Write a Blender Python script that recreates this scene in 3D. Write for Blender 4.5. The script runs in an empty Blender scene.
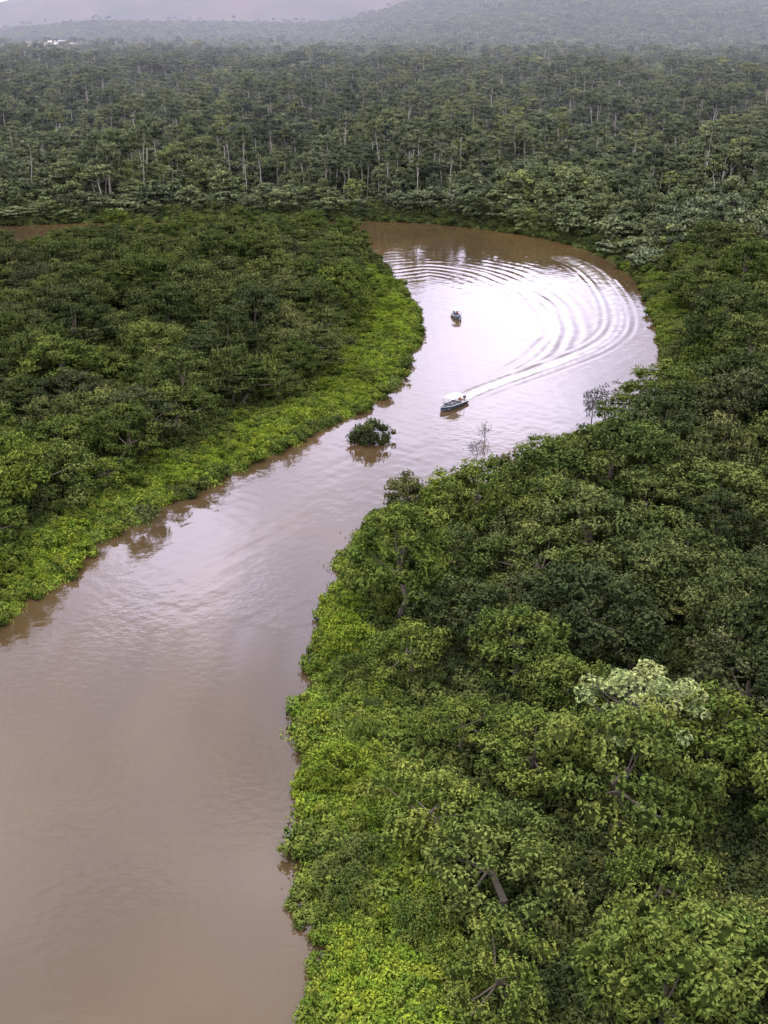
import bpy, math, numpy as np
from mathutils import Vector, Matrix
rng = np.random.default_rng(11)
scene = bpy.context.scene
# ------------------------------------------------------------------ camera
H = 70.0
F = 1098.0
PITCH = math.radians(24.1)
cam_d = bpy.data.cameras.new("camera"); cam = bpy.data.objects.new("camera", cam_d)
scene.collection.objects.link(cam)
cam.location = (0, 0, H)
cam.rotation_euler = (math.radians(90) - PITCH, 0, 0)
cam_d.sensor_fit = 'VERTICAL'; cam_d.sensor_height = 24.0
cam_d.lens = 24.0 * F / 1024.0
cam_d.clip_start = 0.5; cam_d.clip_end = 30000
scene.camera = cam
scene.view_settings.view_transform = 'Standard'
scene.view_settings.look = 'None'
scene.view_settings.exposure = 0

def site(u, v, z=0.0):
    dx = (u - 384) / F; dy = (512 - v) / F
    c, s = math.cos(PITCH), math.sin(PITCH)
    t = (H - z) / (s - dy * c)
    return (dx * t, (c + dy * s) * t)

# ------------------------------------------------------------------ plan of the river
left_px = [(-420,1500),(-300,1000),(-120,705),(0,612),(40,585),(85,550),(130,520),(180,494),(240,464),(300,434),(350,414),(385,390),(403,362),(414,334),(410,310),(394,288),(374,264),(358,250)]
back_px = [(338,240),(250,241),(150,243),(60,246),(0,250),(-200,262),(-500,275)]
far_px  = [(-500,240),(-200,229),(0,225),(100,222),(250,220),(340,220),(420,222),(480,228),(540,237),(590,249),(625,266),(648,290),(660,318),(668,350)]
right_px = [(672,385,3),(640,392,6),(600,398,7),(560,418,7),(520,442,7),(488,460,7),(466,480,7),(440,480,5),(415,476,5),(392,488,5),(366,508,5),(344,540,6),(332,575,6),(324,610,5),(316,650,5),(312,700,4),(308,760,4),(312,830,3),(316,900,2),(326,960,2),(338,1024,2),(360,1150,2),(400,1500,2)]
L = [site(*p) for p in left_px]; B = [site(*p) for p in back_px]
Fb = [site(*p) for p in far_px]; R = [site(p[0], p[1], p[2]) for p in right_px]
def smooth(P, n=5):
    P = np.array(P, float); out = []
    for i in range(len(P) - 1):
        p0 = P[max(i-1,0)]; p1 = P[i]; p2 = P[i+1]; p3 = P[min(i+2,len(P)-1)]
        for k in range(n):
            t = k / n
            out.append(0.5*((2*p1)+(-p0+p2)*t+(2*p0-5*p1+4*p2-p3)*t*t+(-p0+3*p1-3*p2+p3)*t**3))
    out.append(P[-1]); return np.array(out)
LS = smooth(L + B); RS = smooth(Fb + R)
river = np.vstack([LS, RS])
penin = np.vstack([LS, [(-900, LS[-1][1]), (-900, -100), (LS[0][0], -100)]])

def pip(P, X, Y):
    ins = np.zeros(X.shape, bool); n = len(P); j = n-1
    for i in range(n):
        xi, yi = P[i]; xj, yj = P[j]
        if yi != yj:
            c = ((yi > Y) != (yj > Y)) & (X < (xj-xi)*(Y-yi)/(yj-yi)+xi)
            ins ^= c
        j = i
    return ins
def pdist(P, X, Y, closed=False):
    d = np.full(X.shape, 1e9); n = len(P)
    arc = np.zeros(X.shape); s = 0
    for i in range(n - (0 if closed else 1)):
        a = P[i]; b = P[(i+1) % n]; ab = b-a; l2 = (ab**2).sum()
        if l2 < 1e-9: continue
        t = np.clip(((X-a[0])*ab[0]+(Y-a[1])*ab[1])/l2, 0, 1)
        q = (X-a[0]-t*ab[0])**2+(Y-a[1]-t*ab[1])**2
        m = q < d
        d = np.where(m, q, d); arc = np.where(m, s+t*math.sqrt(l2), arc); s += math.sqrt(l2)
    return np.sqrt(d), arc
def sdf(X, Y):   # >0 land, <0 water
    out = np.full(X.shape, 400.0)
    m = (Y < 640) & (np.abs(X) < 700)
    d, _ = pdist(river, X[m], Y[m], True)
    out[m] = np.where(pip(river, X[m], Y[m]), -d, d)
    return out
def sst(a, b, x):
    t = np.clip((x-a)/(b-a), 0, 1); return t*t*(3-2*t)
def nz(X, Y, s, o=0.0):
    x = X/s; y = Y/s
    return (np.sin(1.7*x+1.3*np.sin(1.1*y+o)+o)+np.sin(1.9*y+1.7*np.sin(.9*x+2*o)+2.3+o)+.6*np.sin(3.1*x-2.3*y+o)+.6*np.sin(3.7*y+2.9*x+1.2*o))/3.2
def height(X, Y, sd):
    z = np.where(sd < 0, -0.2+1.6*np.maximum(sd/4, -1), -0.2+1.2*sst(0, 5, sd))
    z = z + 7*sst(520, 900, Y)*(1+nz(X, Y, 170.0))
    r = X/np.maximum(Y, 50)
    z = z + 150*sst(2100, 3900, Y)*sst(-.08, .16, r+.02*nz(X, Y, 500.))*(1+.15*nz(X, Y, 330.))
    z = z + (15+30*sst(-.33,-.2,r))*np.exp(-((Y-3800)/260)**2)*(1+.5*nz(X,Y,420.,1.))
    z = z + (95+260*sst(-.37, -.15, r))*sst(4100, 5300, Y)*(1+.06*nz(X, Y, 500.)+.03*nz(X,Y,170.,1.))
    return z

# ------------------------------------------------------------------ material helpers
def mat(name):
    m = bpy.data.materials.new(name); m.use_nodes = True
    m.node_tree.nodes.clear(); return m, m.node_tree.nodes, m.node_tree.links
def simple(name, col, rough=.6, metal=0, noise=0.15, ns=3.0):
    m, n, l = mat(name)
    o = n.new('ShaderNodeOutputMaterial'); p = n.new('ShaderNodeBsdfPrincipled')
    p.inputs['Roughness'].default_value = rough; p.inputs['Metallic'].default_value = metal
    t = n.new('ShaderNodeTexNoise'); t.inputs['Scale'].default_value = ns
    tc = n.new('ShaderNodeTexCoord'); l.new(tc.outputs['Object'], t.inputs['Vector'])
    mx = n.new('ShaderNodeMix'); mx.data_type = 'RGBA'
    mx.inputs['A'].default_value = (*[c*(1-noise) for c in col], 1)
    mx.inputs['B'].default_value = (*[min(1, c*(1+noise)) for c in col], 1)
    l.new(t.outputs['Fac'], mx.inputs['Factor']); l.new(mx.outputs['Result'], p.inputs['Base Color'])
    l.new(p.outputs[0], o.inputs[0]); return m

def leaf_mat(name, dark, mid, bright):
    m, n, l = mat(name)
    o = n.new('ShaderNodeOutputMaterial')
    oi = n.new('ShaderNodeObjectInfo')
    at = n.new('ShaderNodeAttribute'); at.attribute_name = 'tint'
    ab = n.new('ShaderNodeAttribute'); ab.attribute_type = 'INSTANCER'; ab.attribute_name = 'bright'
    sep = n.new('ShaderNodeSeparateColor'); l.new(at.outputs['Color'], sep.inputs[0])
    m1 = n.new('ShaderNodeMix'); m1.data_type = 'RGBA'
    m1.inputs['A'].default_value = (*dark, 1); m1.inputs['B'].default_value = (*mid, 1)
    l.new(oi.outputs['Random'], m1.inputs['Factor'])
    m2 = n.new('ShaderNodeMix'); m2.data_type = 'RGBA'; m2.inputs['B'].default_value = (*bright, 1)
    l.new(m1.outputs['Result'], m2.inputs['A']); l.new(ab.outputs['Fac'], m2.inputs['Factor'])
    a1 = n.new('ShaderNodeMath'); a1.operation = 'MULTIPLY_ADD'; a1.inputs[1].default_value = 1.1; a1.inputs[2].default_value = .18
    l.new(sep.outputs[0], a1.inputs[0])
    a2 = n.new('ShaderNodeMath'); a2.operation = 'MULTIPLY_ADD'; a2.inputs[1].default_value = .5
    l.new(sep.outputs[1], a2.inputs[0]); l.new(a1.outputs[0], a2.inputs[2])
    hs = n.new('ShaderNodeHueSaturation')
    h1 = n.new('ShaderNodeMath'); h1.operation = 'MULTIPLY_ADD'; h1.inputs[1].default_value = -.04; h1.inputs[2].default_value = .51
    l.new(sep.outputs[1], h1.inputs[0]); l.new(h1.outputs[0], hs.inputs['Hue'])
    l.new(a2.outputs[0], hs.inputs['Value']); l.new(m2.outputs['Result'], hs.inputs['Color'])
    d = n.new('ShaderNodeBsdfDiffuse')
    l.new(hs.outputs[0], d.inputs['Color']); l.new(d.outputs[0], o.inputs[0])
    return m
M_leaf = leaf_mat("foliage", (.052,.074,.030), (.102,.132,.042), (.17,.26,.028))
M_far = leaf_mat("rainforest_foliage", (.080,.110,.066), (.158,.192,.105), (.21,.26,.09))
M_umb = leaf_mat("umbrella_foliage", (.068,.084,.040), (.122,.144,.050), (.17,.26,.028))
M_pale = leaf_mat("cecropia_foliage", (.22,.28,.11), (.25,.32,.13), (.3,.4,.2))
M_grey = leaf_mat("grey_foliage", (.11,.12,.11), (.13,.15,.12), (.3,.4,.2))
M_bark = simple("bark", (.12,.10,.075), .9, noise=.35)
M_barkp = simple("pale_bark", (.44,.41,.34), .9, noise=.35)
M_dead = simple("dead_wood", (.17,.16,.17), .9, noise=.3)

# ------------------------------------------------------------------ plant prototypes
def rdirs(n, zmin=-1.0):
    z = rng.uniform(zmin, 1, n); a = rng.uniform(0, 2*np.pi, n); r = np.sqrt(1-z*z)
    return np.stack([r*np.cos(a), r*np.sin(a), z], 1)
def norm(v): return v/np.maximum(np.linalg.norm(v, axis=1, keepdims=True), 1e-6)
class Geo:
    def __init__(s): s.v=[]; s.f=[]; s.m=[]; s.t=[]; s.n=0
    def add(s, v, f, m, t):
        s.v.append(v); s.f.extend([tuple(int(i)+s.n for i in q) for q in f]); s.m.extend([m]*len(f)); s.t.append(t); s.n += len(v)
    def leaves(s, P, N, size, tint, aspect=.5, mi=0):
        n = len(P); N = norm(N); r = norm(rng.normal(size=(n,3)))
        U = norm(np.cross(N, r)); V = np.cross(N, U)
        sz = size*rng.uniform(.65, 1.3, (n,1))
        drop = N*sz*.12
        v = np.stack([P-U*sz*.5-drop, P-V*sz*.5*aspect+drop*.6, P+U*sz*.5-drop, P+V*sz*.5*aspect+drop*.6], 1).reshape(-1,3)
        f = np.arange(n*4).reshape(n,4)
        s.add(v, f, mi, np.repeat(tint, 4, axis=0))
    def core(s, c, r, flat, ct):      # low-poly filler inside a clump, tinted dark to stand in for inner shade
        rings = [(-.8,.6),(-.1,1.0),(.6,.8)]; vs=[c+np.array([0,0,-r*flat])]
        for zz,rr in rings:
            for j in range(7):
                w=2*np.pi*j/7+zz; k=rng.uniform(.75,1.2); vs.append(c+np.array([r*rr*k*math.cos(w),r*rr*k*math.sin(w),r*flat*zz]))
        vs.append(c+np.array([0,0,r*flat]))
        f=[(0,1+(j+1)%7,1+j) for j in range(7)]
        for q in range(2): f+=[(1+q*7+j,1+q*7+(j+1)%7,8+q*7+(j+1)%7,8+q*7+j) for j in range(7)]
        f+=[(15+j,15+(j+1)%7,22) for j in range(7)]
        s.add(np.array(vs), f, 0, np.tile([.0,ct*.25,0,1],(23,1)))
    def tube(s, pts, rad, sides=6, mi=1):
        pts = np.array(pts, float); k = len(pts); vs=[]
        for i in range(k):
            d = pts[min(i+1,k-1)]-pts[max(i-1,0)]; d /= np.linalg.norm(d)+1e-9
            a = np.cross(d, [0.3,1,.1]); a /= np.linalg.norm(a)+1e-9; b = np.cross(d, a)
            for j in range(sides):
                w = 2*np.pi*j/sides; vs.append(pts[i]+rad[i]*(a*np.cos(w)+b*np.sin(w)))
        f = [(i*sides+j, i*sides+(j+1)%sides, (i+1)*sides+(j+1)%sides, (i+1)*sides+j) for i in range(k-1) for j in range(sides)]
        s.add(np.array(vs), f, mi, np.tile([.5,.5,.5,1], (len(vs),1)))
    def obj(s, name, mats):
        me = bpy.data.meshes.new(name); me.from_pydata(np.vstack(s.v).tolist(), [], s.f)
        for m in mats: me.materials.append(m)
        me.polygons.foreach_set('material_index', s.m)
        a = me.attributes.new('tint', 'FLOAT_COLOR', 'POINT'); a.data.foreach_set('color', np.vstack(s.t).astype(np.float32).ravel())
        me.update(); return bpy.data.objects.new(name, me)

def tree(name, mats, R, z0, Hc, ncl, lpc, ls, rc=(.24,.38), flat=.7, tr=.3, trunk=True, zmin=-.15, low=0, limbs=6, jit=.5, asp=.5, rad=(.55,1.0), core=.55):
    g = Geo(); C = rdirs(ncl, zmin)
    for _ in range(8):
        D = C[:,None]-C[None]; d = np.linalg.norm(D, axis=2)+np.eye(ncl)*9
        C = C+.04*(D/(d**3)[...,None]).sum(1)/ncl*3; C[:,2] = np.maximum(C[:,2], zmin); C = norm(C)
    lob = 1+.24*np.sin(2*np.arctan2(C[:,1],C[:,0])+rng.uniform(0,6))+.14*np.sin(5*np.arctan2(C[:,1],C[:,0])+rng.uniform(0,6))
    cen = C*np.array([R,R,Hc])*rng.uniform(*rad, (ncl,1)); cen[:,:2] *= lob[:,None]
    cen += rng.normal(size=(ncl,3))*R*.05; cen[:,2] += z0
    if low:
        lc = rng.normal(size=(low,3))*np.array([R*.3,R*.3,0]); lc[:,2] = rng.uniform(z0*.35, z0*.8, low); cen = np.vstack([cen, lc])
    for c in cen:
        r = R*rng.uniform(*rc); n = int(lpc*rng.uniform(.85,1.2)*(r/(R*.31))**1.6)
        d = rdirs(n, -.3); P = c+d*r*rng.uniform(.6,1.08,(n,1))*np.array([1,1,flat])
        P += .18*r*np.sin(P*rng.uniform(2.5,4)/max(r*.4,.3)+rng.uniform(0,6))
        N = d*.6+np.array([0,0,.5])+rng.normal(size=(n,3))*jit
        ct = rng.uniform()
        tint = np.stack([np.clip(rng.uniform(0,1,n)*.5+.5*d[:,2],0,1), np.full(n,ct), d[:,2], np.ones(n)],1)  # random leaf tone, plus shade painted in: leaves lower on a clump are darker
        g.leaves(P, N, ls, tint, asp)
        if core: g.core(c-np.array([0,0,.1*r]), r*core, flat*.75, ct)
    if trunk:
        b = rng.normal(size=2)*R*.08; top = z0+Hc*.3
        g.tube([(0,0,-1),(b[0],b[1],top*.35),(-b[0]*.5,b[1],top*.7),(0,0,top)], [tr*1.3,tr,tr*.8,tr*.5])
        for i in rng.choice(len(cen), min(limbs,len(cen)), replace=False):
            s0 = np.array([0,0,z0*rng.uniform(.7,.95)]); e = cen[i]; mid = s0*.45+e*.55+np.array([0,0,-.4])
            g.tube([s0,mid,e],[tr*.4,tr*.25,tr*.1],5)
    return g.obj(name, mats)

protos = bpy.data.collections.new("plant_library")
P = []
for i in range(6):
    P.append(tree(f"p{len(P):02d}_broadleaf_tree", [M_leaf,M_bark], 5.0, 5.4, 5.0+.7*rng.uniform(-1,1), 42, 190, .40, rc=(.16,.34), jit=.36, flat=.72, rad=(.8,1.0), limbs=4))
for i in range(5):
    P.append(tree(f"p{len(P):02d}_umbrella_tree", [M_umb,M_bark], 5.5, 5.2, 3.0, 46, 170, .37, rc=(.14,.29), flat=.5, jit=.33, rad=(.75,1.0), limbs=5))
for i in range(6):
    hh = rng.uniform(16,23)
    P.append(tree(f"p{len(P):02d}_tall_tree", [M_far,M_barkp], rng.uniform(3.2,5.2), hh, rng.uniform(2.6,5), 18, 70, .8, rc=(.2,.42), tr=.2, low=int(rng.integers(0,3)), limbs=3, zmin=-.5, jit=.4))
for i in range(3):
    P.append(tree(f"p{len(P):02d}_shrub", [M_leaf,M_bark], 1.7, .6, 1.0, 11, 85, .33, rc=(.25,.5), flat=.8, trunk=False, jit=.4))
for i in range(2):
    g = Geo(); n = 600
    xy = rng.normal(size=(n,2))*.85; hgt = rng.uniform(.3,1.3,n)*np.exp(-(xy**2).sum(1)*.25)
    Pn = np.column_stack([xy, hgt]); N = np.column_stack([xy*.8, np.full(n,.6)])+rng.normal(size=(n,3))*.45
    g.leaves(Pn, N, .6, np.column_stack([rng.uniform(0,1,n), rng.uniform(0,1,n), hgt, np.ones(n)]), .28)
    P.append(g.obj(f"p{len(P):02d}_reed_tuft", [M_leaf,M_bark]))
for i in range(5):
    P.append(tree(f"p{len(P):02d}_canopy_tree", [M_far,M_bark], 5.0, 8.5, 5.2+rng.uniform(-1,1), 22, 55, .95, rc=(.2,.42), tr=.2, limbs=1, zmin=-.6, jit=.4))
for o in P: protos.objects.link(o)
BRO=(0,6); UMB=(6,11); TAL=(11,17); SHR=(17,20); REE=(20,22); CAN=(22,27)

def gn_group():
    ng = bpy.data.node_groups.new("scatter_plants", 'GeometryNodeTree')
    ng.interface.new_socket("Geometry", in_out='INPUT', socket_type='NodeSocketGeometry')
    ng.interface.new_socket("Geometry", in_out='OUTPUT', socket_type='NodeSocketGeometry')
    n, l = ng.nodes, ng.links
    gi = n.new('NodeGroupInput'); go = n.new('NodeGroupOutput'); ip = n.new('GeometryNodeInstanceOnPoints')
    ci = n.new('GeometryNodeCollectionInfo'); ci.inputs['Collection'].default_value = protos
    ci.inputs['Separate Children'].default_value = True; ci.inputs['Reset Children'].default_value = True
    def na(nm, t):
        a = n.new('GeometryNodeInputNamedAttribute'); a.data_type = t; a.inputs['Name'].default_value = nm; return a.outputs['Attribute']
    ip.inputs['Pick Instance'].default_value = True
    l.new(gi.outputs[0], ip.inputs['Points']); l.new(ci.outputs[0], ip.inputs['Instance'])
    l.new(na('pidx','INT'), ip.inputs['Instance Index'])
    l.new(na('prot','FLOAT_VECTOR'), ip.inputs['Rotation']); l.new(na('pscl','FLOAT_VECTOR'), ip.inputs['Scale'])
    l.new(ip.outputs[0], go.inputs[0]); return ng
NG = gn_group()
def scatter(name, X, Y, Z, idx, scl, sclz, bright, tilt=.06):
    n = len(X); me = bpy.data.meshes.new(name)
    me.vertices.add(n); me.vertices.foreach_set('co', np.column_stack([X,Y,Z]).astype(np.float32).ravel())
    a = me.attributes.new('pidx','INT','POINT'); a.data.foreach_set('value', idx.astype(np.int32))
    a = me.attributes.new('prot','FLOAT_VECTOR','POINT')
    a.data.foreach_set('vector', np.column_stack([rng.normal(size=n)*tilt, rng.normal(size=n)*tilt, rng.uniform(0,6.28,n)]).astype(np.float32).ravel())
    a = me.attributes.new('pscl','FLOAT_VECTOR','POINT'); a.data.foreach_set('vector', np.column_stack([scl,scl,sclz]).astype(np.float32).ravel())
    a = me.attributes.new('bright','FLOAT','POINT'); a.data.foreach_set('value', np.clip(bright,0,1).astype(np.float32))
    o = bpy.data.objects.new(name, me); scene.collection.objects.link(o)
    md = o.modifiers.new("scatter", 'NODES'); md.node_group = NG
    return o
def grid(x0,x1,y0,y1,s,j=.45):
    X, Y = np.meshgrid(np.arange(x0,x1,s), np.arange(y0,y1,s)); X[::2] += s*.5
    X = X.ravel()+rng.uniform(-j,j,X.size)*s; Y = Y.ravel()+rng.uniform(-j,j,Y.size)*s
    m = np.abs(X) < .42*Y+55; return X[m], Y[m]
def clearing(X, Y):
    r = X/np.maximum(Y,1); return (Y > 2500) & (Y < 3500) & (r > -.31+.015*nz(X,Y,200.)) & (r < -.245+.015*nz(X,Y,150.,2.))

tip = site(392,350)
def margin(X, Y, isl):
    w = 2.5+1.2*nz(X,Y,14.)
    w = w+np.where(isl, 3.5+10*np.exp(-((X-tip[0])**2+(Y-tip[1])**2)/45**2), 0)
    w = w+np.where(~isl, 6*(1-sst(70,130,Y)), 0)
    return w

# peninsula + near right bank -------------------------------------------------
X, Y = grid(-190,230,40,410,7.6,.4); sd = sdf(X,Y); isl = pip(penin,X,Y)
w = margin(X,Y,isl)
m = isl & (sd > w+2)
x,y,s = X[m],Y[m],sd[m]; n = len(x)
sc = rng.uniform(.65,1.4,n)*(.75+.25*sst(3,14,s))
lowback = np.exp(-((x+140)/60)**2)*sst(300,350,y); sc *= 1-.45*lowback
idx = np.where(rng.uniform(size=n)<.6, rng.integers(*UMB,n), rng.integers(*BRO,n))
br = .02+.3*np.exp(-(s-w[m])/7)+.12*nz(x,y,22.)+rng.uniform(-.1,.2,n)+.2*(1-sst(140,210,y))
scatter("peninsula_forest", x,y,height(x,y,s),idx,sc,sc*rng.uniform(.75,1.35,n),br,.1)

X, Y = grid(-190,230,40,410,9.2,.38); sd = sdf(X,Y); isl = pip(penin,X,Y); w = margin(X,Y,isl)
m = (~isl) & (sd > w+2.0) & (Y < 330) & (X > -30)
x,y,s = X[m],Y[m],sd[m]; n = len(x)
sc = rng.uniform(.75,1.6,n)*(.65+.35*sst(2,14,s)); sc = sc*(.78+.22*sst(70,125,y))
idx = np.where(rng.uniform(size=n)<.7, rng.integers(*BRO,n), rng.integers(*UMB,n))
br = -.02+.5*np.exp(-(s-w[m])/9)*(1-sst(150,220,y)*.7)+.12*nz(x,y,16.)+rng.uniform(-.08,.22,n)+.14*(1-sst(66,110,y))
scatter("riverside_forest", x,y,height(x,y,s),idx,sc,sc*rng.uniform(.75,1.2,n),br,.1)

# understory + bank shrubs ----------------------------------------------------
X, Y = grid(-190,230,40,440,3.0); sd = sdf(X,Y); isl = pip(penin,X,Y); w = margin(X,Y,isl)
m = (sd > w-1) & ((Y < 330) | isl)
x,y,s = X[m],Y[m],sd[m]; n = len(x)
sc = rng.uniform(.9,1.6,n)
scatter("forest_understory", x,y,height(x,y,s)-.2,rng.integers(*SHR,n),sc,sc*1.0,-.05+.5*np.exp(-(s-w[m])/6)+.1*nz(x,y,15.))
X, Y = grid(-190,230,40,440,1.4); sd = sdf(X,Y); isl = pip(penin,X,Y); w = margin(X,Y,isl)
m = (sd > -.9+.9*nz(X,Y,4.)) & (sd < w+2)
x,y,s = X[m],Y[m],sd[m]; n = len(x); il = isl[m]
sc = rng.uniform(.5,1.1,n)*(1+.4*nz(x,y,6.)); sc = sc*np.where(il,1,1.15)
idx = np.where(rng.uniform(size=n)<np.where(il,.55,.25), rng.integers(*REE,n), rng.integers(*SHR,n))
br = .7+.3*nz(x,y,9.)+rng.uniform(-.25,.25,n); br = np.where((~il)&(y>150), br-.45, br-.05*(~il)); br = np.where(y>340, .1, br)
X, Y = grid(-190,230,40,440,4.6); sdb = sdf(X,Y); isl = pip(penin,X,Y); w = margin(X,Y,isl)
m = (sdb > 1.5) & (sdb < w+3) & (rng.uniform(size=len(X)) < np.where(isl,.3,.8)) & ((Y<330)|isl)
xb,yb,sb = X[m],Y[m],sdb[m]; nb = len(xb); scb = rng.uniform(.28,.6,nb)*np.where(isl[m],.75,1)
brb = np.where((~isl[m])&(yb>150),.2,.55)+.25*nz(xb,yb,9.)+rng.uniform(-.3,.3,nb)
scatter("riverbank_shrubs", np.r_[x,xb],np.r_[y,yb],np.r_[height(x,y,np.maximum(s,0))+.05, height(xb,yb,sb)-1.2],np.r_[idx,rng.integers(*BRO,nb)],np.r_[sc,scb],np.r_[sc,scb*1.0],np.r_[br,brb])

# far rainforest ---------------------------------------------------------------
parts = []
for (y0,y1,s_) in [(300,900,7.0),(900,1700,9.5),(1700,4200,16.0)]:
    X, Y = grid(-.45*y1-60,.45*y1+60,y0,y1,s_); sd = sdf(X,Y)
    isl = pip(penin,X,Y) if y0 < 500 else np.zeros(len(X),bool)
    m = (~isl) & (sd > 1.5) & ~clearing(X,Y)
    if y0 == 300: m &= (Y > 330)
    x,y,s = X[m],Y[m],sd[m]; n = len(x)
    den = np.clip(.20+.55*nz(x,y,34.)+.3*nz(x,y,80.,2.)+.18*np.exp(-((x/np.maximum(y,1)-.0)/.13)**2)*(y<900),.04,.7)
    tall = (rng.uniform(size=n) < den*(sst(8,25,s))*(.4 if y0>1600 else 1))
    sc = rng.uniform(.55,1.45,n)*{7.0:1,9.5:1.35,16.0:2.1}[s_]
    scz = np.where(y0>1600, rng.uniform(.7,1.1,n)*1.2, rng.uniform(.5,1.4,n)*(.6+.4*sst(2,25,s)))
    tsc = rng.uniform(.7,1.4,n)*(1 if y0<800 else 1.35); sc = np.where(tall,tsc,sc); scz = np.where(tall,rng.uniform(.65,1.35,n),scz)
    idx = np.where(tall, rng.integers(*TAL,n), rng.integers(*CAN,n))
    br = .12+.35*nz(x,y,45.)+rng.uniform(-.15,.28,n)+np.where(rng.uniform(size=n)<.03,.7,0)
    parts.append((x,y,height(x,y,s)-.3,idx,sc,scz,br))
X, Y = grid(-260,260,300,480,2.6); sd = sdf(X,Y); isl = pip(penin,X,Y)
m = (~isl)&(sd>-.5)&(sd<16)&(Y>325); x,y,s=X[m],Y[m],sd[m]; n=len(x); sc=rng.uniform(1.2,2.4,n)*(.6+.4*sst(0,6,s))
parts.append((x,y,height(x,y,s)-.2,rng.integers(*SHR,n),sc,sc*1.4,rng.uniform(-.1,.1,n)))
scatter("rainforest", *[np.concatenate([p[i] for p in parts]) for i in range(7)], tilt=.06)

# ------------------------------------------------------------------ terrain and water sheets
def axis(*segs):
    a = [segs[0][0]]
    for s0,s1,st in segs:
        k = max(1,int(round((s1-s0)/st))); a += list(np.linspace(s0,s1,k+1)[1:])
    return np.array(a)
def sheet(name, xs, ys, zf, mats, attrs=None):
    X, Y = np.meshgrid(xs,ys); nx, ny = len(xs), len(ys); X=X.ravel(); Y=Y.ravel(); Z = zf(X,Y)
    me = bpy.data.meshes.new(name); me.vertices.add(nx*ny)
    me.vertices.foreach_set('co', np.column_stack([X,Y,Z]).astype(np.float32).ravel())
    i = (np.arange(ny-1)[:,None]*nx+np.arange(nx-1)[None]).ravel()
    f = np.stack([i,i+1,i+1+nx,i+nx],1).astype(np.int32); nf = len(f)
    me.loops.add(nf*4); me.loops.foreach_set('vertex_index', f.ravel())
    me.polygons.add(nf); me.polygons.foreach_set('loop_start', (np.arange(nf)*4).astype(np.int32))
    me.polygons.foreach_set('use_smooth', np.ones(nf,bool))
    for k,vf in (attrs or {}).items():
        a = me.attributes.new(k,'FLOAT','POINT'); a.data.foreach_set('value', vf(X,Y).astype(np.float32))
    me.materials.append(mats); me.update(calc_edges=True); me.validate()
    o = bpy.data.objects.new(name, me); scene.collection.objects.link(o); return o
m_g, n, l = mat("forest_floor")
o = n.new('ShaderNodeOutputMaterial'); p = n.new('ShaderNodeBsdfDiffuse')
geo = n.new('ShaderNodeNewGeometry'); t = n.new('ShaderNodeTexNoise'); t.inputs['Scale'].default_value=.06; t.inputs['Detail'].default_value=9
l.new(geo.outputs['Position'], t.inputs['Vector'])
cr = n.new('ShaderNodeValToRGB'); cr.color_ramp.elements[0].position=.35; cr.color_ramp.elements[0].color=(.018,.026,.010,1)
cr.color_ramp.elements[1].position=.7; cr.color_ramp.elements[1].color=(.045,.062,.02,1)
l.new(t.outputs['Fac'], cr.inputs[0])
ac = n.new('ShaderNodeAttribute'); ac.attribute_name='clear'
mx = n.new('ShaderNodeMix'); mx.data_type='RGBA'; mx.inputs['B'].default_value=(.20,.21,.13,1)
l.new(ac.outputs['Fac'], mx.inputs['Factor']); l.new(cr.outputs[0], mx.inputs['A'])
tb = n.new('ShaderNodeTexNoise'); tb.inputs['Scale'].default_value=.004; tb.inputs['Detail'].default_value=8; l.new(geo.outputs['Position'], tb.inputs['Vector'])
crb = n.new('ShaderNodeValToRGB'); crb.color_ramp.elements[0].position=.4; crb.color_ramp.elements[0].color=(.040,.045,.040,1)
crb.color_ramp.elements[1].position=.62; crb.color_ramp.elements[1].color=(.085,.068,.065,1); l.new(tb.outputs['Fac'], crb.inputs[0])
ay = n.new('ShaderNodeAttribute'); ay.attribute_name='range'
mx2 = n.new('ShaderNodeMix'); mx2.data_type='RGBA'; l.new(crb.outputs[0], mx2.inputs['B'])
l.new(ay.outputs['Fac'], mx2.inputs['Factor']); l.new(mx.outputs['Result'], mx2.inputs['A'])
l.new(mx2.outputs['Result'], p.inputs['Color']); l.new(p.outputs[0], o.inputs[0])
xs = axis((-7000,-1500,250),(-1500,-400,40),(-400,-180,10),(-180,220,2.2),(220,400,10),(400,1500,40),(1500,7000,250))
ys = axis((-600,20,60),(20,460,2.2),(460,700,12),(700,2000,30),(2000,5600,50),(5600,9500,130))
sheet("ground", xs, ys, lambda X,Y: height(X,Y,sdf(X,Y)), m_g, {'clear': lambda X,Y: clearing(X,Y).astype(float), 'range': lambda X,Y: sst(4000,4400,Y)})

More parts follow.
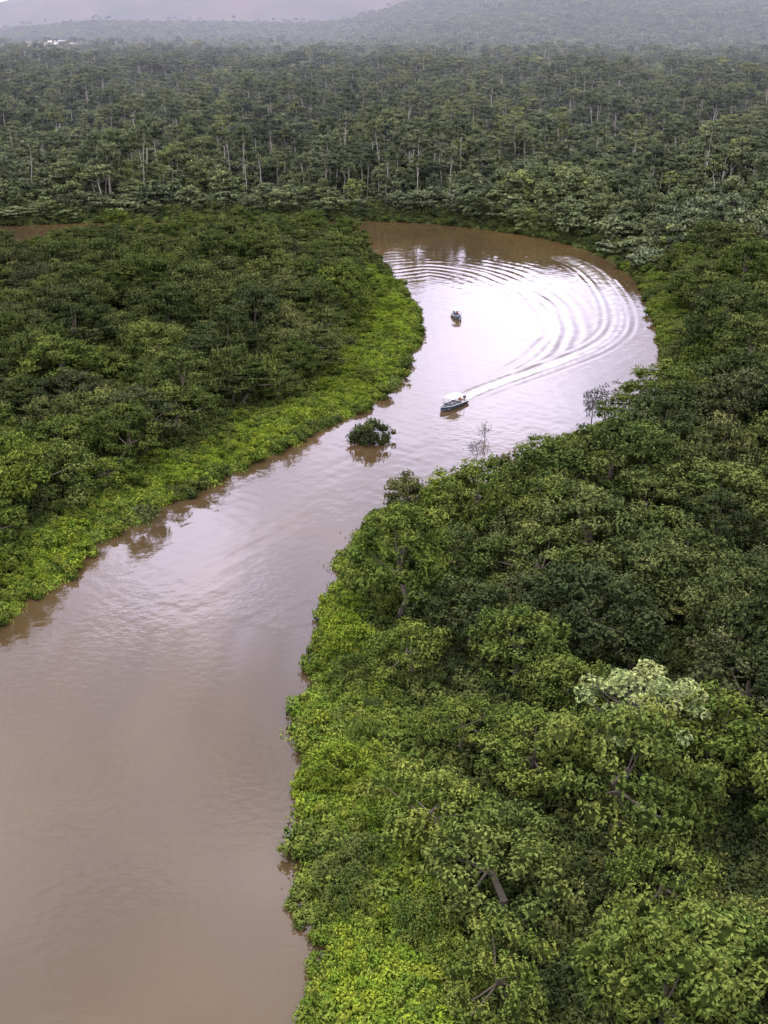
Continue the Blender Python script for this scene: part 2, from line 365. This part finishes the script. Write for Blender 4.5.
# wakes (real displaced water surface)
wakeA = smooth([site(*q) for q in [(455,403),(480,391),(515,378),(560,362),(598,346),(617,328),(616,306),(603,284),(585,268),(563,258)]],6)
wakeB = smooth([site(*q) for q in [(458,402),(490,384),(520,368),(545,350),(556,328),(545,305),(520,286),(490,273),(455,266),(420,264),(385,268)]],6)
def wave(X,Y):
    Z = np.zeros(X.shape); Fm = np.zeros(X.shape)
    m = (Y>120)&(Y<430)&(X>-45)&(X<115)
    x,y = X[m],Y[m]
    z = np.zeros(x.shape)
    dA,aA = pdist(wakeA,x,y); dB,aB = pdist(wakeB,x,y)
    wA = 1.2+aA*.012; env = np.exp(-((dA-wA*1.5)/(1.4+aA*.008))**2); z += .08*env*np.sin(2*np.pi*dA/2.3)*np.exp(-aA/200)*(aA>1)*(.8+.5*nz(x,y,9.))
    br_ = np.clip(.7+.7*nz(x,y,15.,.7),.15,1.3)
    env = np.exp(-(dB/(3+aB*.065))**2); z += .10*br_*env*np.sin(2*np.pi*dB/(2.9+aB*.008)+1.4*nz(x,y,14.))*np.exp(-aB/500)*sst(3,45,aB)
    z += .014*nz(x,y,2.2)+.010*nz(x,y,.9,1.)+.006*nz(x,y,5.,3.)
    f = np.exp(-((dA-.4-aA*.006)/(.4+.002*aA))**2)*(.22+.75*np.exp(-aA/30))*(aA>.5)
    far = np.exp(-((aA-aA.max()*.82)/26)**2)
    f += far*(.9*np.exp(-(dA/.6)**2)+.6*np.exp(-((dA-3.4)/.5)**2))*.8
    f += .3*np.exp(-((dB-.6)/.5)**2)*np.exp(-aB/50)
    f *= np.clip(.65+.8*nz(x,y,1.6)+.5*nz(x,y,.7,2.),0,1.3)
    Z[m]=z; Fm[m]=f
    return Z, np.clip(Fm,0,1)
m_w, n, l = mat("river_water")
o = n.new('ShaderNodeOutputMaterial'); p = n.new('ShaderNodeBsdfPrincipled')
geo = n.new('ShaderNodeNewGeometry')
mp = n.new('ShaderNodeMapping'); mp.inputs['Scale'].default_value=(.03,.016,1); l.new(geo.outputs['Position'], mp.inputs[0])
t = n.new('ShaderNodeTexNoise'); t.inputs['Scale'].default_value=1; t.inputs['Detail'].default_value=6; t.inputs['Distortion'].default_value=.6; l.new(mp.outputs[0], t.inputs['Vector'])
cr = n.new('ShaderNodeValToRGB'); cr.color_ramp.elements[0].position=.35; cr.color_ramp.elements[0].color=(.078,.053,.022,1)
cr.color_ramp.elements[1].position=.7; cr.color_ramp.elements[1].color=(.044,.032,.019,1)
l.new(t.outputs['Fac'], cr.inputs[0]); l.new(cr.outputs[0], p.inputs['Base Color'])
p.inputs['Roughness'].default_value=.045; p.inputs['IOR'].default_value=1.58
t1 = n.new('ShaderNodeTexNoise'); t1.inputs['Scale'].default_value=.9; t1.inputs['Detail'].default_value=3; l.new(geo.outputs['Position'], t1.inputs['Vector'])
mp2 = n.new('ShaderNodeMapping'); mp2.inputs['Scale'].default_value=(.045,.03,1); l.new(geo.outputs['Position'], mp2.inputs[0])
t2 = n.new('ShaderNodeTexNoise'); t2.inputs['Scale'].default_value=1; t2.inputs['Detail'].default_value=2; l.new(mp2.outputs[0], t2.inputs['Vector'])
r2 = n.new('ShaderNodeMapRange'); r2.inputs[1].default_value=.42; r2.inputs[2].default_value=.68; r2.inputs[3].default_value=.15; r2.inputs[4].default_value=1
l.new(t2.outputs['Fac'], r2.inputs[0])
mu = n.new('ShaderNodeMath'); mu.operation='MULTIPLY'; l.new(t1.outputs['Fac'], mu.inputs[0]); l.new(r2.outputs[0], mu.inputs[1])
bp = n.new('ShaderNodeBump'); bp.inputs['Strength'].default_value=.4; bp.inputs['Distance'].default_value=.12
l.new(mu.outputs[0], bp.inputs['Height']); l.new(bp.outputs[0], p.inputs['Normal'])
fo = n.new('ShaderNodeBsdfDiffuse'); fo.inputs[0].default_value=(.7,.7,.72,1)
af = n.new('ShaderNodeAttribute'); af.attribute_name='foam'
ms = n.new('ShaderNodeMixShader'); l.new(af.outputs['Fac'], ms.inputs[0]); l.new(p.outputs[0], ms.inputs[1]); l.new(fo.outputs[0], ms.inputs[2]); l.new(ms.outputs[0], o.inputs[0])
xs = axis((-700,-45,25),(-45,115,.42),(115,700,25)); ys = axis((-200,120,16),(120,430,.5),(430,640,30))
sheet("river_water", xs, ys, lambda X,Y: wave(X,Y)[0], m_w, {'foam': lambda X,Y: wave(X,Y)[1]})

# ------------------------------------------------------------------ individual plants
def place(o, u, v, z=0, rz=0, s=1, name=None):
    q = site(u,v,z); o.location=(q[0],q[1],o.location[2]); o.rotation_euler[2]=rz; o.scale=(s,s,s)
    scene.collection.objects.link(o)
g = Geo()
g.tube([(0,0,-1),(.3,.1,4),(.1,.3,8),(.2,.1,11.5)],[.28,.24,.2,.1],7)
for k in range(52):
    a = rng.uniform(0,6.28); r = 5.8*math.sqrt(rng.uniform(.02,1)); zt = 13.8-.085*r*r+rng.uniform(-1.6,.8)
    c = np.array([r*math.cos(a), r*math.sin(a), zt])
    s0 = np.array([.15,.15,rng.uniform(6.5,10)]); g.tube([s0, s0*.4+c*.6-[0,0,.5], c],[.09,.06,.03],5)
    nl = 38; d = rdirs(nl, -.1); ct = rng.uniform()
    g.leaves(c+d*np.array([.9,.9,.55]), d*.7+[0,0,.5]+rng.normal(size=(nl,3))*.35, .62, np.column_stack([rng.uniform(0,.9,nl),np.full(nl,ct),d[:,2],np.ones(nl)]), .5)
place(g.obj("cecropia_tree",[M_pale,M_bark]), 646, 692, 12.5)
o_ = tree("island_shrub",[M_leaf,M_bark],3.3,1.0,2.8,28,170,.36,rc=(.2,.45),flat=.9,trunk=True,tr=.12,zmin=-.5,core=.6); place(o_, 373, 441, 0)
o_ = tree("riverbank_tree",[M_umb,M_bark],4.0,4.2,3.4,40,140,.40,rc=(.2,.34),flat=.6,tr=.22,zmin=-.7); place(o_, 408, 492, 5)
o_ = tree("riverbank_tree",[M_umb,M_bark],3.8,4.0,3.4,36,130,.40,rc=(.2,.34),flat=.7,tr=.2,zmin=-.8); place(o_, 508, 466, 5)
for (u,v,r_) in [(606,406,3.0),(592,412,2.2),(645,390,2.6)]:
    place(tree("riverbank_tree",[M_grey,M_bark],r_,3.8,3.2,26,34,.42,rc=(.2,.34),flat=.8,tr=.1,zmin=-.8,core=0,limbs=18,jit=.6), u, v, 2)

def dead(name, hgt, nb, u, v, z=0):
    g = Geo()
    g.tube([(0,0,-1),(.2,.1,hgt*.4),(-.1,.2,hgt*.75),(.2,0,hgt)],[.08,.06,.04,.02],6,0)
    for k in range(nb):
        z0 = hgt*rng.uniform(.15,.9); a = rng.uniform(0,6.28); ln = hgt*rng.uniform(.25,.5)
        e = np.array([math.cos(a)*ln*.8, math.sin(a)*ln*.8, z0+ln*.6]); s0 = np.array([.05,.1,z0])
        md = s0*.5+e*.5+[0,0,-.15*ln]; g.tube([s0,md,e],[.04,.03,.012],5,0)
        for q in range(4):
            e2 = md+rng.normal(size=3)*ln*.3+[0,0,ln*.3]; g.tube([md*.6+e*.4,e2],[.02,.008],4,0)
        g.leaves(e+rng.normal(size=(14,3))*.35, rng.normal(size=(14,3))+[0,0,.6], .32, np.tile([.5,.5,.5,1.],(14,1)), .5, 1)
    place(g.obj(name,[M_dead,M_grey]), u, v, z)
dead("drowned_tree",3.8,14,476,462); dead("drowned_tree",2.4,9,484,440)

# ------------------------------------------------------------------ boats
M_hull = simple("painted_hull",(.70,.71,.73),.35,noise=.08); M_trim = simple("dark_trim",(.05,.07,.10),.4)
M_can = simple("canopy_fabric",(.78,.79,.82),.7,noise=.06); M_deck = simple("boat_deck",(.22,.20,.18),.7); M_motor = simple("outboard_cowl",(.03,.03,.035),.3)
M_metal = simple("aluminium_tube",(.6,.6,.62),.35,1); M_skin = simple("skin",(.32,.19,.12),.6); M_hair = simple("hair",(.02,.015,.01),.7)
shirts = [simple("shirt_orange",(.55,.14,.03),.8), simple("shirt_blue",(.05,.10,.3),.8), simple("shirt_white",(.6,.6,.58),.8)]
M_pants = simple("trousers",(.05,.05,.07),.8)
def box(g, c, s, mi):
    c=np.array(c,float); s=np.array(s,float)/2; b=min(s)*.25
    v=[]
    for zz,ins in ((-1,b),(-1+b/s[2],0),(1-b/s[2],0),(1,b)):
        for sx,sy in ((-1,-1),(1,-1),(1,1),(-1,1)): v.append(c+np.array([sx*(s[0]-ins),sy*(s[1]-ins),zz*s[2]]))
    f=[(3,2,1,0),(12,13,14,15)]+[(k*4+j,k*4+(j+1)%4,(k+1)*4+(j+1)%4,(k+1)*4+j) for k in range(3) for j in range(4)]
    g.add(np.array(v), f, mi, np.tile([.5,.5,.5,1],(16,1)))
def child(g, name, mats, par):
    o = g.obj(name, mats); scene.collection.objects.link(o); o.parent = par; return o
def person(par, name, loc, shirt, rot=0):
    root = bpy.data.objects.new(name, None); scene.collection.objects.link(root); root.parent=par; root.location=loc; root.rotation_euler[2]=rot
    g=Geo()
    g.tube([(0,0,-.08),(0,-.02,.05),(0,-.03,.25),(0,0,.42),(0,.01,.52),(0,.02,.56)],[.13,.17,.15,.19,.13,.06],10,0)
    for sx in (-1,1):
        g.tube([(sx*.16,0,.47),(sx*.25,.03,.3),(sx*.27,.08,.2)],[.07,.055,.05],8,0)
        g.tube([(sx*.27,.08,.2),(sx*.22,.22,.12),(sx*.16,.34,.08)],[.045,.04,.03],8,1)
        g.tube([(sx*.08,0,.0),(sx*.11,.25,.03),(sx*.12,.45,.02)],[.1,.09,.07],8,2)
        g.tube([(sx*.12,.45,.04),(sx*.12,.46,-.2),(sx*.12,.47,-.42),(sx*.12,.58,-.44)],[.07,.06,.045,.03],8,2)
    g.tube([(0,.02,.53),(0,.03,.62)],[.055,.05],8,1)
    g.tube([(0,.04,.60),(0,.05,.64),(0,.04,.72),(0,.03,.79),(0,.03,.83)],[.04,.075,.095,.08,.02],10,1)
    g.tube([(0,.0,.70),(0,.01,.76),(0,.02,.82),(0,.02,.855)],[.09,.103,.085,.02],10,3)
    child(g,"figure",[shirt,M_skin,M_pants,M_hair],root)
def boat(u, v, heading, Ln=8.0, Bm=2.4, npeople=3):
    root = bpy.data.objects.new("motorboat", None); scene.collection.objects.link(root)
    q = site(u,v,0); root.location=(q[0],q[1],.05); root.rotation_euler[2]=heading   # +y is the bow
    g = Geo(); S=14; vs=[]
    for i in range(S):
        t=i/(S-1); y=(t-.5)*Ln; w=Bm/2*(1-max(0,(t-.45)/.55)**2.4*.93); k=-.3+.55*max(0,(t-.7)/.3)**2; gh=.62+.35*t**2.2
        vs += [(-w,y,gh),(-w*.86,y,.05+.35*max(0,(t-.7)/.3)),(0,y,k),(w*.86,y,.05+.35*max(0,(t-.7)/.3)),(w,y,gh),(w*.88,y,gh+.02),(w*.86,y,.22+.3*max(0,(t-.75)/.25)),(-w*.86,y,.22+.3*max(0,(t-.75)/.25)),(-w*.88,y,gh+.02)]
    f=[];m_=9
    for i in range(S-1):
        for j in range(m_): f.append((i*m_+j,i*m_+(j+1)%m_,(i+1)*m_+(j+1)%m_,(i+1)*m_+j))
    f += [tuple(range(m_))[::-1], tuple((S-1)*m_+j for j in range(m_))]
    g.add(np.array(vs,float), f, 0, np.tile([.5,.5,.5,1],(len(vs),1)))
    g.m = [1 if (k<(S-1)*m_ and k%m_ in (0,3)) else 0 for k in range(len(g.m))]
    child(g,"hull",[M_hull,M_trim],root)
    g=Geo(); box(g,(0,-.3,.30),(Bm*.8,Ln*.72,.05),0); box(g,(0,-Ln*.47,.45),(Bm*.82,.12,.5),0); child(g,"deck",[M_deck],root)
    g=Geo()
    vs=[]
    for i in range(8):
        t=i/7; y=(t-.5)*Ln*.5-.6
        for j in range(7):
            s=(j/6-.5)*2; zc=2.15+.16*(1-s*s)-.10*(2*t-1)**2; vs.append((s*Bm*.46,y,zc))
    top=len(vs); vs += [(a,b,c-.06) for a,b,c in vs]
    f=[(i*7+j,i*7+j+1,(i+1)*7+j+1,(i+1)*7+j) for i in range(7) for j in range(6)]
    f+=[tuple(top+k for k in reversed(q_)) for q_ in list(f)]
    ring=[j for j in range(7)]+[i*7+6 for i in range(1,8)]+[49+j for j in range(5,-1,-1)]+[i*7 for i in range(6,0,-1)]
    for a,b in zip(ring, ring[1:]+ring[:1]): f.append((a,a+top,b+top,b))
    g.add(np.array(vs),f,0,np.tile([.5,.5,.5,1],(len(vs),1))); child(g,"canopy",[M_can],root)
    g=Geo()
    for sx in (-1,1):
        for yy in (-Ln*.24-.6,-.6,Ln*.24-.6): g.tube([(sx*Bm*.44,yy,.6),(sx*Bm*.43,yy,2.12)],[.03,.03],6,0)
        g.tube([(sx*Bm*.44,-Ln*.4,.95),(sx*Bm*.44,Ln*.1,.98),(sx*Bm*.3,Ln*.34,1.15),(0,Ln*.46,1.3)],[.025]*4,6,0)
    child(g,"frame",[M_metal],root)
    g=Geo()
    for yy in (-2.2,-.9,.5): box(g,(0,yy,.55),(Bm*.74,.4,.1),0); box(g,(0,yy,.4),(Bm*.5,.3,.24),0)
    box(g,(.45,1.5,.75),(.6,.35,.8),0); child(g,"benches",[M_trim],root)
    g=Geo(); yb=-Ln*.5-.28
    box(g,(0,yb,.95),(.42,.55,.5),0); g.tube([(0,yb,.75),(0,yb,.2),(0,yb,-.35)],[.12,.09,.07],8,0); box(g,(0,yb-.02,.02),(.3,.4,.04),0)
    for k in range(3):
        a=k*2.094; g.tube([(0,yb-.18,-.38),(.13*math.cos(a),yb-.2,-.38+.13*math.sin(a))],[.05,.03],6,0)
    g.tube([(0,yb+.1,-.38),(0,yb-.22,-.38)],[.06,.05],8,0); child(g,"outboard_motor",[M_motor],root)
    for k in range(npeople):
        person(root,"passenger",((-.5,.45,-.4)[k%3],(-2.2,-.9,.5)[k%3],.68),shirts[k%3])
    return root
boat(452,407, math.radians(180-38), 8.2, 2.6, 3)
boat(457,318, math.radians(180+10), 6.0, 2.1, 2)

# ------------------------------------------------------------------ distant farm buildings
M_wall = simple("white_render",(.7,.68,.66),.8); M_roof = simple("sheet_roof",(.45,.42,.42),.6); M_dark = simple("opening",(.03,.03,.03),.6)
for (r,yy,ln,wd,rz) in [(-.295,2950,50,20,.2),(-.28,3100,45,20,-.1),(-.275,3350,60,24,.05),(-.265,2850,35,18,.6)]:
    X=np.array([r*yy]); Y=np.array([float(yy)]); z=float(height(X,Y,sdf(X,Y))[0])
    root=bpy.data.objects.new("farm_building",None); scene.collection.objects.link(root); root.location=(r*yy,yy,z-.5); root.rotation_euler[2]=rz
    g=Geo(); a,b=ln/2,wd/2
    v=[(-a,-b,0),(a,-b,0),(a,b,0),(-a,b,0),(-a,-b,8),(a,-b,8),(a,b,8),(-a,b,8),(-a,0,12),(a,0,12)]
    g.add(np.array(v,float),[(0,1,5,4),(2,3,7,6),(1,2,6,9,5),(3,0,4,8,7)],0,np.tile([.5,.5,.5,1],(10,1))); child(g,"walls",[M_wall],root)
    g=Geo(); v=[(-a-1,-b-1,7.8),(a+1,-b-1,7.8),(a+1,0,12.3),(-a-1,0,12.3),(a+1,b+1,7.8),(-a-1,b+1,7.8)]
    g.add(np.array(v,float),[(0,1,2,3),(3,2,4,5)],0,np.tile([.5,.5,.5,1],(6,1))); child(g,"roof",[M_roof],root)
    g=Geo()
    for k in range(6): box(g,(-a+ln*(k+.5)/6,-b-.05,3),(4,.12,5),0)
    child(g,"doors",[M_dark],root)

# ------------------------------------------------------------------ haze over the distant forest
m_h, n, l = mat("humid_air"); o = n.new('ShaderNodeOutputMaterial'); vsn = n.new('ShaderNodeVolumeScatter')
vsn.inputs['Color'].default_value=(.80,.86,1,1); vsn.inputs['Density'].default_value=.00012; vsn.inputs['Anisotropy'].default_value=0.0
l.new(vsn.outputs[0], o.inputs['Volume'])
bpy.ops.mesh.primitive_cube_add(size=1, location=(0,4950,100)); hz=bpy.context.object; hz.name="haze"; hz.scale=(13000,9080,260); hz.data.materials.append(m_h)

# ------------------------------------------------------------------ sky + sun
EL, AZ = math.radians(52), math.radians(-65)
w = bpy.data.worlds.new("World"); scene.world=w; w.use_nodes=True; n=w.node_tree.nodes; l=w.node_tree.links; n.clear()
o=n.new('ShaderNodeOutputWorld'); bg=n.new('ShaderNodeBackground'); bg.inputs[1].default_value=.1
sky=n.new('ShaderNodeTexSky'); sky.sky_type='NISHITA'; sky.sun_disc=False; sky.sun_elevation=EL; sky.sun_rotation=AZ; sky.dust_density=3
tc=n.new('ShaderNodeTexCoord'); sp=n.new('ShaderNodeSeparateXYZ'); l.new(tc.outputs['Generated'],sp.inputs[0])
ad=n.new('ShaderNodeMath'); ad.operation='ADD'; ad.inputs[1].default_value=.22; ab=n.new('ShaderNodeMath'); ab.operation='ABSOLUTE'
l.new(sp.outputs[2],ab.inputs[0]); l.new(ab.outputs[0],ad.inputs[0])
dv=n.new('ShaderNodeVectorMath'); dv.operation='DIVIDE'; cb=n.new('ShaderNodeCombineXYZ')
for k in range(3): l.new(ad.outputs[0],cb.inputs[k])
l.new(tc.outputs['Generated'],dv.inputs[0]); l.new(cb.outputs[0],dv.inputs[1])
tn=n.new('ShaderNodeTexNoise'); tn.inputs['Scale'].default_value=2.6; tn.inputs['Detail'].default_value=7; tn.inputs['Roughness'].default_value=.52; l.new(dv.outputs[0],tn.inputs['Vector'])
fac=tn.outputs['Fac']
def addm(a,b,op='ADD'):
    q=n.new('ShaderNodeMath'); q.operation=op
    for k,v in enumerate((a,b)):
        if isinstance(v,(int,float)): q.inputs[k].default_value=v
        else: l.new(v,q.inputs[k])
    return q.outputs[0]
for az,el,width,amp in [(5,15,6,.32),(9,17,6,.16),(-11.5,25.5,3.5,.46),(-4,22,4,.2),(-17,9.5,4,.3),(-60,50,30,.15)]:
    a,e_=math.radians(az),math.radians(el)
    dt=n.new('ShaderNodeVectorMath'); dt.operation='DOT_PRODUCT'; dt.inputs[1].default_value=(math.sin(a)*math.cos(e_),math.cos(a)*math.cos(e_),math.sin(e_)); l.new(tc.outputs['Generated'],dt.inputs[0])
    k=(math.radians(width)**2)
    ex=addm(addm(dt.outputs['Value'],-1.0),2/k,'MULTIPLY'); ex=addm(math.e,ex,'POWER')
    fac=addm(fac,addm(ex,amp,'MULTIPLY'))
cr=n.new('ShaderNodeValToRGB'); e=cr.color_ramp.elements; e[0].position=.38; e[0].color=(11.2,10.6,15,1); e[1].position=.9; e[1].color=(45,41.5,54,1)
mid=e.new(.6); mid.color=(24,22.6,30,1)
l.new(fac,cr.inputs[0])
zg=n.new('ShaderNodeMapRange'); zg.inputs[1].default_value=.6; zg.inputs[2].default_value=1; zg.inputs[3].default_value=1; zg.inputs[4].default_value=2.1; l.new(sp.outputs[2],zg.inputs[0])
vm=n.new('ShaderNodeVectorMath'); vm.operation='SCALE'; l.new(cr.outputs[0],vm.inputs[0]); l.new(zg.outputs[0],vm.inputs['Scale'])
wm=n.new('ShaderNodeMix'); wm.data_type='RGBA'; wm.blend_type='MULTIPLY'; wm.inputs['B'].default_value=(1.03,1.0,.78,1)
wf=n.new('ShaderNodeMapRange'); wf.inputs[1].default_value=.5; wf.inputs[2].default_value=.75; l.new(sp.outputs[2],wf.inputs[0]); l.new(wf.outputs[0],wm.inputs['Factor']); l.new(vm.outputs[0],wm.inputs['A'])
hr=n.new('ShaderNodeMapRange'); hr.inputs[1].default_value=.02; hr.inputs[2].default_value=.13; hr.inputs[3].default_value=0; hr.inputs[4].default_value=1; l.new(sp.outputs[2],hr.inputs[0])
mh=n.new('ShaderNodeMix'); mh.data_type='RGBA'; mh.inputs['A'].default_value=(9.6,9.4,10.6,1); l.new(hr.outputs[0],mh.inputs['Factor']); l.new(wm.outputs['Result'],mh.inputs['B'])
mk=n.new('ShaderNodeMix'); mk.data_type='RGBA'; mk.inputs['Factor'].default_value=.9; l.new(sky.outputs[0],mk.inputs['A']); l.new(mh.outputs['Result'],mk.inputs['B'])
l.new(mk.outputs['Result'],bg.inputs[0]); l.new(bg.outputs[0],o.inputs[0])
sd_=bpy.data.lights.new("sun",'SUN'); sd_.energy=1.5; sd_.angle=math.radians(12); sd_.color=(1,.95,.88)
so=bpy.data.objects.new("sun",sd_); scene.collection.objects.link(so)
dvec=Vector((math.sin(AZ)*math.cos(EL),math.cos(AZ)*math.cos(EL),math.sin(EL)))
so.rotation_euler=dvec.to_track_quat('Z','Y').to_euler(); so.location=(-50,50,200)
